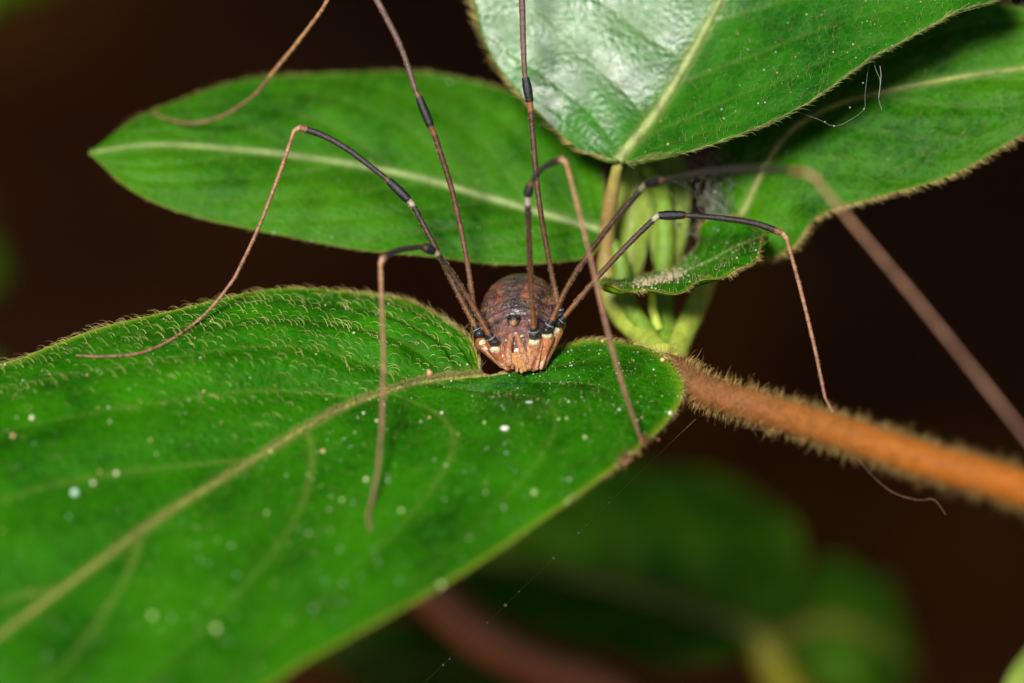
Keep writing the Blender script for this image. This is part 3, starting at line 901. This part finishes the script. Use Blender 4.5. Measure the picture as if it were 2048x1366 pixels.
    # ---- legs: each list is (px, py, depth); segments femur, patella, tibia, metatarsus, tarsus
    def tip(lf, px, py, up=0.05):
        p, n, d = leaf_at(lf, px, py)
        return (px, py, d - up)
    legs = [
        dict(name='R1', base=(1068, 670, -.35), fem=[(1067, 655, -.5), (1063, 575, -1.1), (1058, 480, -1.9), (1056, 412, -2.4)], pat=[(1055, 392, -2.5), (1060, 372, -2.7)],
             tib=[(1068, 356, -2.9), (1085, 337, -3.2), (1106, 325, -3.6), (1124, 319, -3.9)], met=[(1132, 326, -4), (1152, 400, -4.3), (1188, 545, -4.7), (1222, 690, -4.8), (1250, 785, -4.6)], tar=[(1270, 845, -4.2), tip(leafA, 1284, 884)], th=1.0),
        dict(name='R2', base=(1093, 661, -.05), fem=[(1104, 640, -.2), (1140, 565, -.6), (1205, 470, -1.3), (1280, 381, -2.2)], pat=[(1293, 367, -2.6), (1322, 361, -3.4)],
             tib=[(1340, 358, -3.9), (1420, 344, -6.2), (1520, 338, -8.8), (1612, 345, -11)], met=[(1630, 356, -11.3), (1705, 447, -12.2), (1850, 620, -13.4), (2048, 868, -15)], tar=[(2160, 1010, -15.6), (2230, 1080, -16)], th=1.0),
        dict(name='R3', base=(1113, 648, .45), fem=[(1128, 634, .4), (1185, 566, .25), (1250, 495, .1), (1304, 442, 0)], pat=[(1316, 431, 0), (1368, 430, 0)],
             tib=[(1382, 431, 0), (1440, 436, 0), (1510, 447, 0), (1564, 466, 0)], met=[(1573, 476, 0), (1600, 575, .2), (1628, 690, .4), (1650, 795, .6)], tar=[(1672, 838, .7), (1702, 895, .9), (1738, 944, 1.0), (1785, 984, 1.1), (1835, 1000, 1.2), (1868, 1000, 1.2), (1892, 1030, 1.2)], th=1.0),
        dict(name='R4', base=(1121, 634, 1.5), fem=[(1117, 610, 1.5), (1098, 520, 1.2), (1076, 385, .7), (1062, 225, .2)], pat=[(1060, 205, .1), (1051, 156, 0)],
             tib=[(1049, 145, 0), (1046, 70, 0), (1044, 0, 0), (1038, -120, 0)], met=[(1044, -135, .2), (1150, -200, 1), (1270, -190, 1.8)], tar=[(1330, -160, 2.2), tip(leafC, 1380, -110)], th=1.0),
        dict(name='L1', base=(988, 685, -.15), fem=[(977, 668, -.25), (945, 610, -.45), (908, 553, -.8), (877, 510, -1.2)], pat=[(868, 502, -1.3), (848, 494, -1.6)],
             tib=[(836, 494, -1.9), (800, 500, -2.5), (778, 508, -2.9), (765, 517, -3.2)], met=[(761, 528, -3.3), (764, 620, -4), (767, 720, -4.9), (764, 850, -6)], tar=[(757, 930, -6.7), (746, 990, -7.2), (736, 1030, -7.6), tip(leafA, 741, 1062)], th=1.0),
        dict(name='L2', base=(958, 668, .5), fem=[(950, 652, .5), (920, 595, .4), (868, 490, .15), (828, 414, 0)], pat=[(819, 402, 0), (778, 362, 0)],
             tib=[(768, 354, 0), (700, 302, 0), (648, 272, 0), (600, 255, 0)], met=[(588, 262, 0), (558, 350, .05), (515, 460, .1), (470, 555, .1)], tar=[(430, 607, .1), (385, 650, .0), (330, 686, -.1), (275, 707, -.3), tip(leafA, 205, 713), tip(leafA, 152, 711)], th=1.0),
        dict(name='L4', base=(950, 634, 1.5), fem=[(947, 610, 1.5), (932, 510, 1.3), (905, 385, .9), (870, 272, .4)], pat=[(862, 254, .3), (838, 195, .2)],
             tib=[(832, 184, .2), (806, 105, .1), (775, 40, .1), (700, -100, .3)], met=[(692, -95, .6), (655, 0, 1.6), (600, 78, 2.8), (540, 152, 4.2)], tar=[(505, 193, 5), (440, 234, 6), (370, 246, 6.8), tip(leafB, 302, 226)], th=1.0),
    ]
    FB, FM, FD, TB, MT, TS, WH, OR = (0.24, 0.08, 0.02), (0.08, 0.036, 0.02), (0.022, 0.015, 0.014), (0.035, 0.024, 0.026), (0.44, 0.225, 0.105), (0.28, 0.135, 0.08), (0.36, 0.31, 0.22), (0.26, 0.115, 0.045)
    TBL = (0.14, 0.075, 0.06)
    for lg in legs:
        keys = []                                       # position, radius, colour
        def seg(pts, r0, r1, c0, c1, n, rend=None):
            P_ = spline(locs(pts), n)
            u = np.linspace(0, 1, n)
            u2 = u[:, None] ** 0.55
            return P_, r0 + (r1 - r0) * u, np.array(c0) * (1 - u2) + np.array(c1) * u2
        far_leg = lg['name'] in ('R4', 'L4')
        fd = FM if far_leg else FD
        fb = (0.22, 0.09, 0.04) if far_leg else FB
        tc = TBL if far_leg else TB
        parts = []
        b, f0 = lg['base'], lg['fem'][0]
        parts.append(seg([b, f0], .20, .15, BLACK, BLACK, 8))
        parts.append(seg([f0] + lg['fem'][1:], .105, .125, fb, fd, 90))
        fe = lg['fem'][-1]
        parts.append(seg([fe, lg['pat'][0]], .125, .13, WH if not far_leg else OR, WH if not far_leg else OR, 5))
        Pp, rp, cp = seg(lg['pat'], .14, .15, BLACK, (0.018, 0.016, 0.02), 20)
        rp = rp + 0.05 * np.sin(np.linspace(0.35, math.pi * 0.95, 20))
        parts.append((Pp, rp, cp))
        parts.append(seg([lg['pat'][1], lg['tib'][0]], .10, .11, OR, tc, 5))
        Pt, rt, ct_ = seg(lg['tib'], .11, .145, tc, tc, 70)
        ct_[-7:] = np.array(OR)
        parts.append((Pt, rt, ct_))
        parts.append(seg([lg['tib'][-1], lg['met'][0]], .11, .10, (0.5, 0.4, 0.32), MT, 5))
        parts.append(seg(lg['met'], .085, .075, MT, TS if not far_leg else MT, 90))
        parts.append(seg([lg['met'][-1]] + lg['tar'], .07, .045, TS, TS, 90))
        if lg['name'] in ('L1', 'L2', 'R1'):             # keep the feet on top of the leaf
            Q = parts[-1][0]
            for k in range(len(Q)):
                g, nn, dd = leaf_at(leafA, *proj(Q[k])[:2])
                pj = proj(Q[k])
                if np.hypot(*(proj(g)[:2] - pj[:2])) < 12 and pj[2] > dd - 0.14:
                    Q[k] = loc(pj[0], pj[1], dd - 0.14)
        P_ = np.concatenate([p[0][(1 if k else 0):] for k, p in enumerate(parts)])
        R_ = np.concatenate([p[1][(1 if k else 0):] for k, p in enumerate(parts)]) * lg['th']
        C_ = np.concatenate([p[2][(1 if k else 0):] for k, p in enumerate(parts)])
        nT = 89
        w = np.zeros(len(R_)); w[-nT:] = 1
        R_ = R_ * (1 + 0.10 * w * np.sin(np.arange(len(R_)) * 2.1))          # the tarsus is made of many small rings
        seglen = np.linalg.norm(np.diff(P_, axis=0), axis=1)
        ok = np.concatenate([[True], seglen > 0.004])
        P_, R_, C_ = P_[ok], R_[ok], C_[ok]
        jit = 1 + rng.normal(0, 0.035, len(R_))
        C_ = C_ * (1 + rng.normal(0, 0.22, (len(C_), 1)))
        fr, bb = add_tube(mb, P_, R_ * jit, 12, np.clip(C_, 0.004, 1), 1)
        # spinules: tiny pale points along femur, tibia and metatarsus
        n = 900
        k = rng.integers(8, len(P_) - 12, n)
        th = rng.uniform(0, 2 * math.pi, n)[:, None]
        nr = np.cos(th) * fr[k] + np.sin(th) * bb[k]
        tdir = norm(P_[np.minimum(k + 1, len(P_) - 1)] - P_[k - 1])
        root = P_[k] + nr * R_[k][:, None] * 0.95 + tdir * rng.uniform(-.08, .08, (n, 1))
        fm = (k < 98)[:, None]
        sc = np.where(fm, np.array([[0.5, 0.36, 0.2]]), C_[k] * 1.2 + 0.03) * rng.uniform(0.5, 1.3, (n, 1))
        add_hairs(mb, root, nr, tdir, np.where(k < 98, 0.035, 0.05) * rng.uniform(.6, 1.3, n), np.where(k < 98, 0.014, 0.008), rise=1.0, bend=0.6, col=sc, segs=3, mat=1, fall=0.5)
        # pale socket ring
        rp0 = locs([b, f0])
        q = rp0[0] * 0.45 + rp0[1] * 0.55
        tdir = norm(rp0[1] - rp0[0])
        a = norm(np.cross(tdir, [0.2, 0.3, 0.9])); b2 = np.cross(tdir, a)
        ang = np.linspace(0, 2 * math.pi, 25)[:, None]
        add_tube(mb, q + 0.185 * (np.cos(ang) * a + np.sin(ang) * b2), 0.014, 5, (0.5, 0.48, 0.45), 1)
    org = loc(1043, 742, 0.6)
    o = mb.build('harvestman', [M_BODY, M_LEG], None, org)
    tag(o, 'brown harvestman with long thin dark legs crouching on the broad hairy leaf', 'harvestman')
    # eyes
    m, nt, p, out = mat('harvestman_eye')
    p.inputs['Base Color'].default_value = (0.008, 0.008, 0.01, 1)
    p.inputs['Roughness'].default_value = 0.08
    for px, py, y in ((1018.5, 635, .05), (1035.5, 634, .05)):
        e = MB()
        add_blob(e, b2w(body_local(px, py, y)), (.105, .105, .105), geo=ICO3)
        e.build('eye', m, o, org)
    return o
harvestman = make_harvestman()

# ------------------------------------------------------------------ silk, dust and debris
def bead_mb(mb, p, r, col):
    add_blob(mb, p, (r, r, r), col, geo=ICO2)

mb = MB()
th = spline(locs([(1392, 838, -.1), (1300, 925, 0), (1157, 1066, 0), (1011, 1210, 0), (850, 1364, 0), (700, 1512, 0)]), 60)
add_tube(mb, th, 0.0042, 5, (0.5, 0.48, 0.36))
sil = mb.build('silk_thread', M_SILK, None, th[30])
tag(sil, 'single taut silk thread strung with droplets below the twig', 'silk thread')
for px, py, r in ((1157, 1066, .05), (1107, 1116, .055), (1011, 1210, .06), (1173, 1050, .03), (1218, 1005, .03), (1038, 1183, .028), (975, 1245, .03), (886, 1330, .038), (899, 1318, .028)):
    e = MB()
    bead_mb(e, loc(px, py, -.01), r * 1.3, (0.9, 0.92, 0.95))
    e.build('droplet', M_SILK, sil, th[30])

def web_tangle():
    mb = MB()
    for k in range(34):
        x0, y0 = rng.normal(1425, 26), rng.uniform(285, 330)
        n = 7
        pts = [(x0 + rng.normal(0, 16) + (i - 3) * rng.normal(0, 9), y0 + i * 27 + rng.normal(0, 10), 5.0 + rng.normal(0, .8)) for i in range(n)]
        add_tube(mb, spline(locs(pts), 36), rng.uniform(0.004, 0.013), 4, np.array([0.32, 0.32, 0.27]) * rng.uniform(.6, 1.2))
    for k in range(10):
        x0 = rng.uniform(1380, 1440)
        pts = [(x0 + i * rng.uniform(6, 16), 380 + i * 26 + rng.normal(0, 6), 5 + rng.normal(0, .4)) for i in range(5)]
        add_tube(mb, spline(locs(pts), 24), rng.uniform(0.012, 0.028), 4, np.array([0.4, 0.44, 0.34]) * rng.uniform(.6, 1.2))
    for k in range(40):
        bead_mb(mb, loc(rng.normal(1425, 30), rng.uniform(290, 500), 5 + rng.normal(0, .6)), rng.uniform(.03, .09), np.array([.25, .24, .2]) * rng.uniform(.5, 1.3))
    o = mb.build('web', M_SILK, None, loc(1425, 400, 5))
    tag(o, 'tangled grey silk web between the shoot and drooping leaf', 'web')
web_tangle()

mb = MB()
for pts, r in (([(1746, 118, .4), (1752, 140, .4), (1760, 160, .3), (1759, 185, .3), (1758, 200, .3), (1764, 222, .3)], .006), ([(1760, 132, .3), (1762, 150, .3), (1760, 175, .3), (1757, 197, .2)], .011),
               ([(1590, 222, 1), (1635, 238, 1), (1668, 252, 1.2), (1700, 240, 1.2), (1728, 218, 1), (1730, 190, .8), (1736, 140, .6), (1742, 125, .5)], .0045)):
    add_tube(mb, spline(locs(pts), 30), r, 5, (0.6, 0.66, 0.6))
for px, py in ((1668, 252), (1650, 244), (1728, 218), (1726, 166), (1648, 195), (1700, 215)):
    bead_mb(mb, loc(px, py, 1), .04, (.5, .5, .35))
o = mb.build('silk_strand', M_SILK, None, loc(1746, 118, .4))
tag(o, 'short loose silk strands dangling from the margin of the upper leaf', 'silk strand')

def dust():
    mb = MB()
    spots = []
    n = 900
    s, t = sample(leafA, n, t0=-1, t1=0.99)
    p, nr = on_leaf(leafA, s, t)
    r = 0.018 + 0.05 * rng.random(n) ** 3.5
    keep = (t > 0) | (rng.random(n) < 0.6)
    pal = np.array([(0.55, 0.55, 0.32), (0.38, 0.48, 0.18), (0.6, 0.62, 0.5), (0.5, 0.34, 0.15), (0.4, 0.6, 0.45)])
    for k in np.nonzero(keep)[0]:
        add_blob(mb, p[k] + nr[k] * r[k] * 0.6, r[k] * rng.uniform(.7, 1.2, 3), pal[rng.integers(len(pal))] * rng.uniform(.7, 1.1), geo=ICO1)
    # finer grains close to the animal
    s, t = sample(leafA, 330, box=(930, 660, 1370, 830), t0=0)
    p, nr = on_leaf(leafA, s, t)
    for k in range(330):
        r_ = 0.010 + 0.026 * rng.random() ** 3
        add_blob(mb, p[k] + nr[k] * r_ * .6, r_, pal[rng.integers(3)] * rng.uniform(.7, 1.1), geo=ICO1)
    # the bigger single grains that can be picked out
    for px, py, r_, c in ((1070, 989, .085, 1), (430, 1265, .11, 1), (304, 1233, .10, 1), (150, 989, .13, 4), (186, 968, .075, 0), (236, 947, .08, 0), (60, 840, .09, 0), (1172, 878, .06, 1), (733, 964, .07, 0), (681, 1003, .06, 1), (800, 1023, .07, 1),
                         (535, 1028, .06, 1), (648, 906, .08, 3), (612, 950, .04, 1), (729, 828, .045, 2), (884, 828, .05, 2), (752, 846, .055, 0), (970, 845, .05, 1), (1116, 842, .045, 1), (1132, 840, .045, 1), (1338, 828, .07, 2), (25, 878, .08, 3), (405, 786, .05, 3), (540, 904, .06, 1), (880, 1178, .10, 1), (1150, 1035, .06, 1), (1326, 725, .09, 3), (1204, 686, .06, 3)):
        q, nn, d = leaf_at(leafA, px, py)
        add_blob(mb, q + nn * r_ * .8, r_ * 1.35, np.minimum(pal[c] * 1.3, .95), geo=ICO1, jitter=.05)
    o = mb.build('pollen', M_GRAIN, None, leafA.g[100, 75])
    tag(o, 'pale pollen and dust grains sprinkled over the broad leaf', kind='stuff')
    # grains on other leaves
    mb = MB()
    for lf, n, box in ((leafC, 140, (1240, -20, 2048, 330)), (leafE, 120, (1180, 450, 1540, 590)), (leafB, 60, (150, 120, 1200, 530)), (leafD, 40, (1450, 0, 2048, 520))):
        s, t = sample(lf, n, box=box)
        p, nr = on_leaf(lf, s, t)
        for k in range(n):
            r_ = 0.015 + 0.045 * rng.random() ** 3
            add_blob(mb, p[k] + nr[k] * r_ * .5, r_, pal[rng.integers(5)] * rng.uniform(.6, 1), geo=ICO1)
    o = mb.build('pollen', M_GRAIN, None, leafC.g[60, 60])
    tag(o, 'scattered pale grains on the upper, back and curled leaves', kind='stuff')
dust()

def flake(name, lf, px, py, rad, col, label, cat, n=1, spread=0.0, up=0.5):
    mb = MB()
    q, nn, d = leaf_at(lf, px, py)
    for k in range(n):
        off = tang(rng.normal(0, 1, (1, 3)), nn[None])[0] * spread * rng.random()
        add_blob(mb, q + off + nn * rad[2] * up, np.array(rad) * rng.uniform(.6, 1.2), np.array(col) * rng.uniform(.75, 1.15), geo=ICO2, jitter=.06)
    o = mb.build(name, M_GRAIN, None, q)
    return tag(o, label, cat)
flake('flake', leafA, 1009, 858, (.20, .12, .09), (.85, .82, .68), 'bright white flake lying on the broad leaf below the harvestman', 'flake')
flake('flake', leafA, 1059, 808, (.22, .08, .05), (.45, .6, .5), 'thin greenish translucent flake above the bright white one', 'flake')
flake('crumb', leafA, 860, 748, (.10, .10, .14), (.55, .28, .17), 'pinkish brown crumb beside the midrib of the broad leaf', 'crumb', n=3, spread=.09)

def frass():
    mb = MB()
    for k in range(230):
        u = rng.random()
        px = 1275 + u * 85 + rng.normal(0, 7)
        py = 572 - u * 22 + rng.normal(0, 4.5)
        q, nn, d = leaf_at(leafE, px, py)
        q = loc(px, py, d) + nn * rng.uniform(0, .12)
        add_blob(mb, q, rng.uniform(.03, .075, 3), np.array([.48, .40, .25]) * rng.uniform(.6, 1.25), geo=ICO1)
    o = mb.build('frass', M_GRAIN, None, leaf_at(leafE, 1310, 562)[0])
    tag(o, 'crumbly tan heap of debris on the small curled leaf', kind='stuff')
frass()

def scab():
    mb = MB()
    for k in range(42):
        u = rng.normal(0, .42)
        q, nn, d = leaf_at(leafA, 1256 + u * 60, 918 - u * 52)
        q = q + rng.normal(0, .08, 3) - UP * 0.08
        add_blob(mb, q, rng.uniform(.03, .085, 3), np.array([.35, .17, .08]) * rng.uniform(.5, 1.3), geo=ICO1, jitter=.1)
    o = mb.build('withered_margin', M_GRAIN, leafA.o, node)
    o['label'] = 'crusty brown withered patch on the leaf margin'
    o['kind'] = 'stuff'
scab()
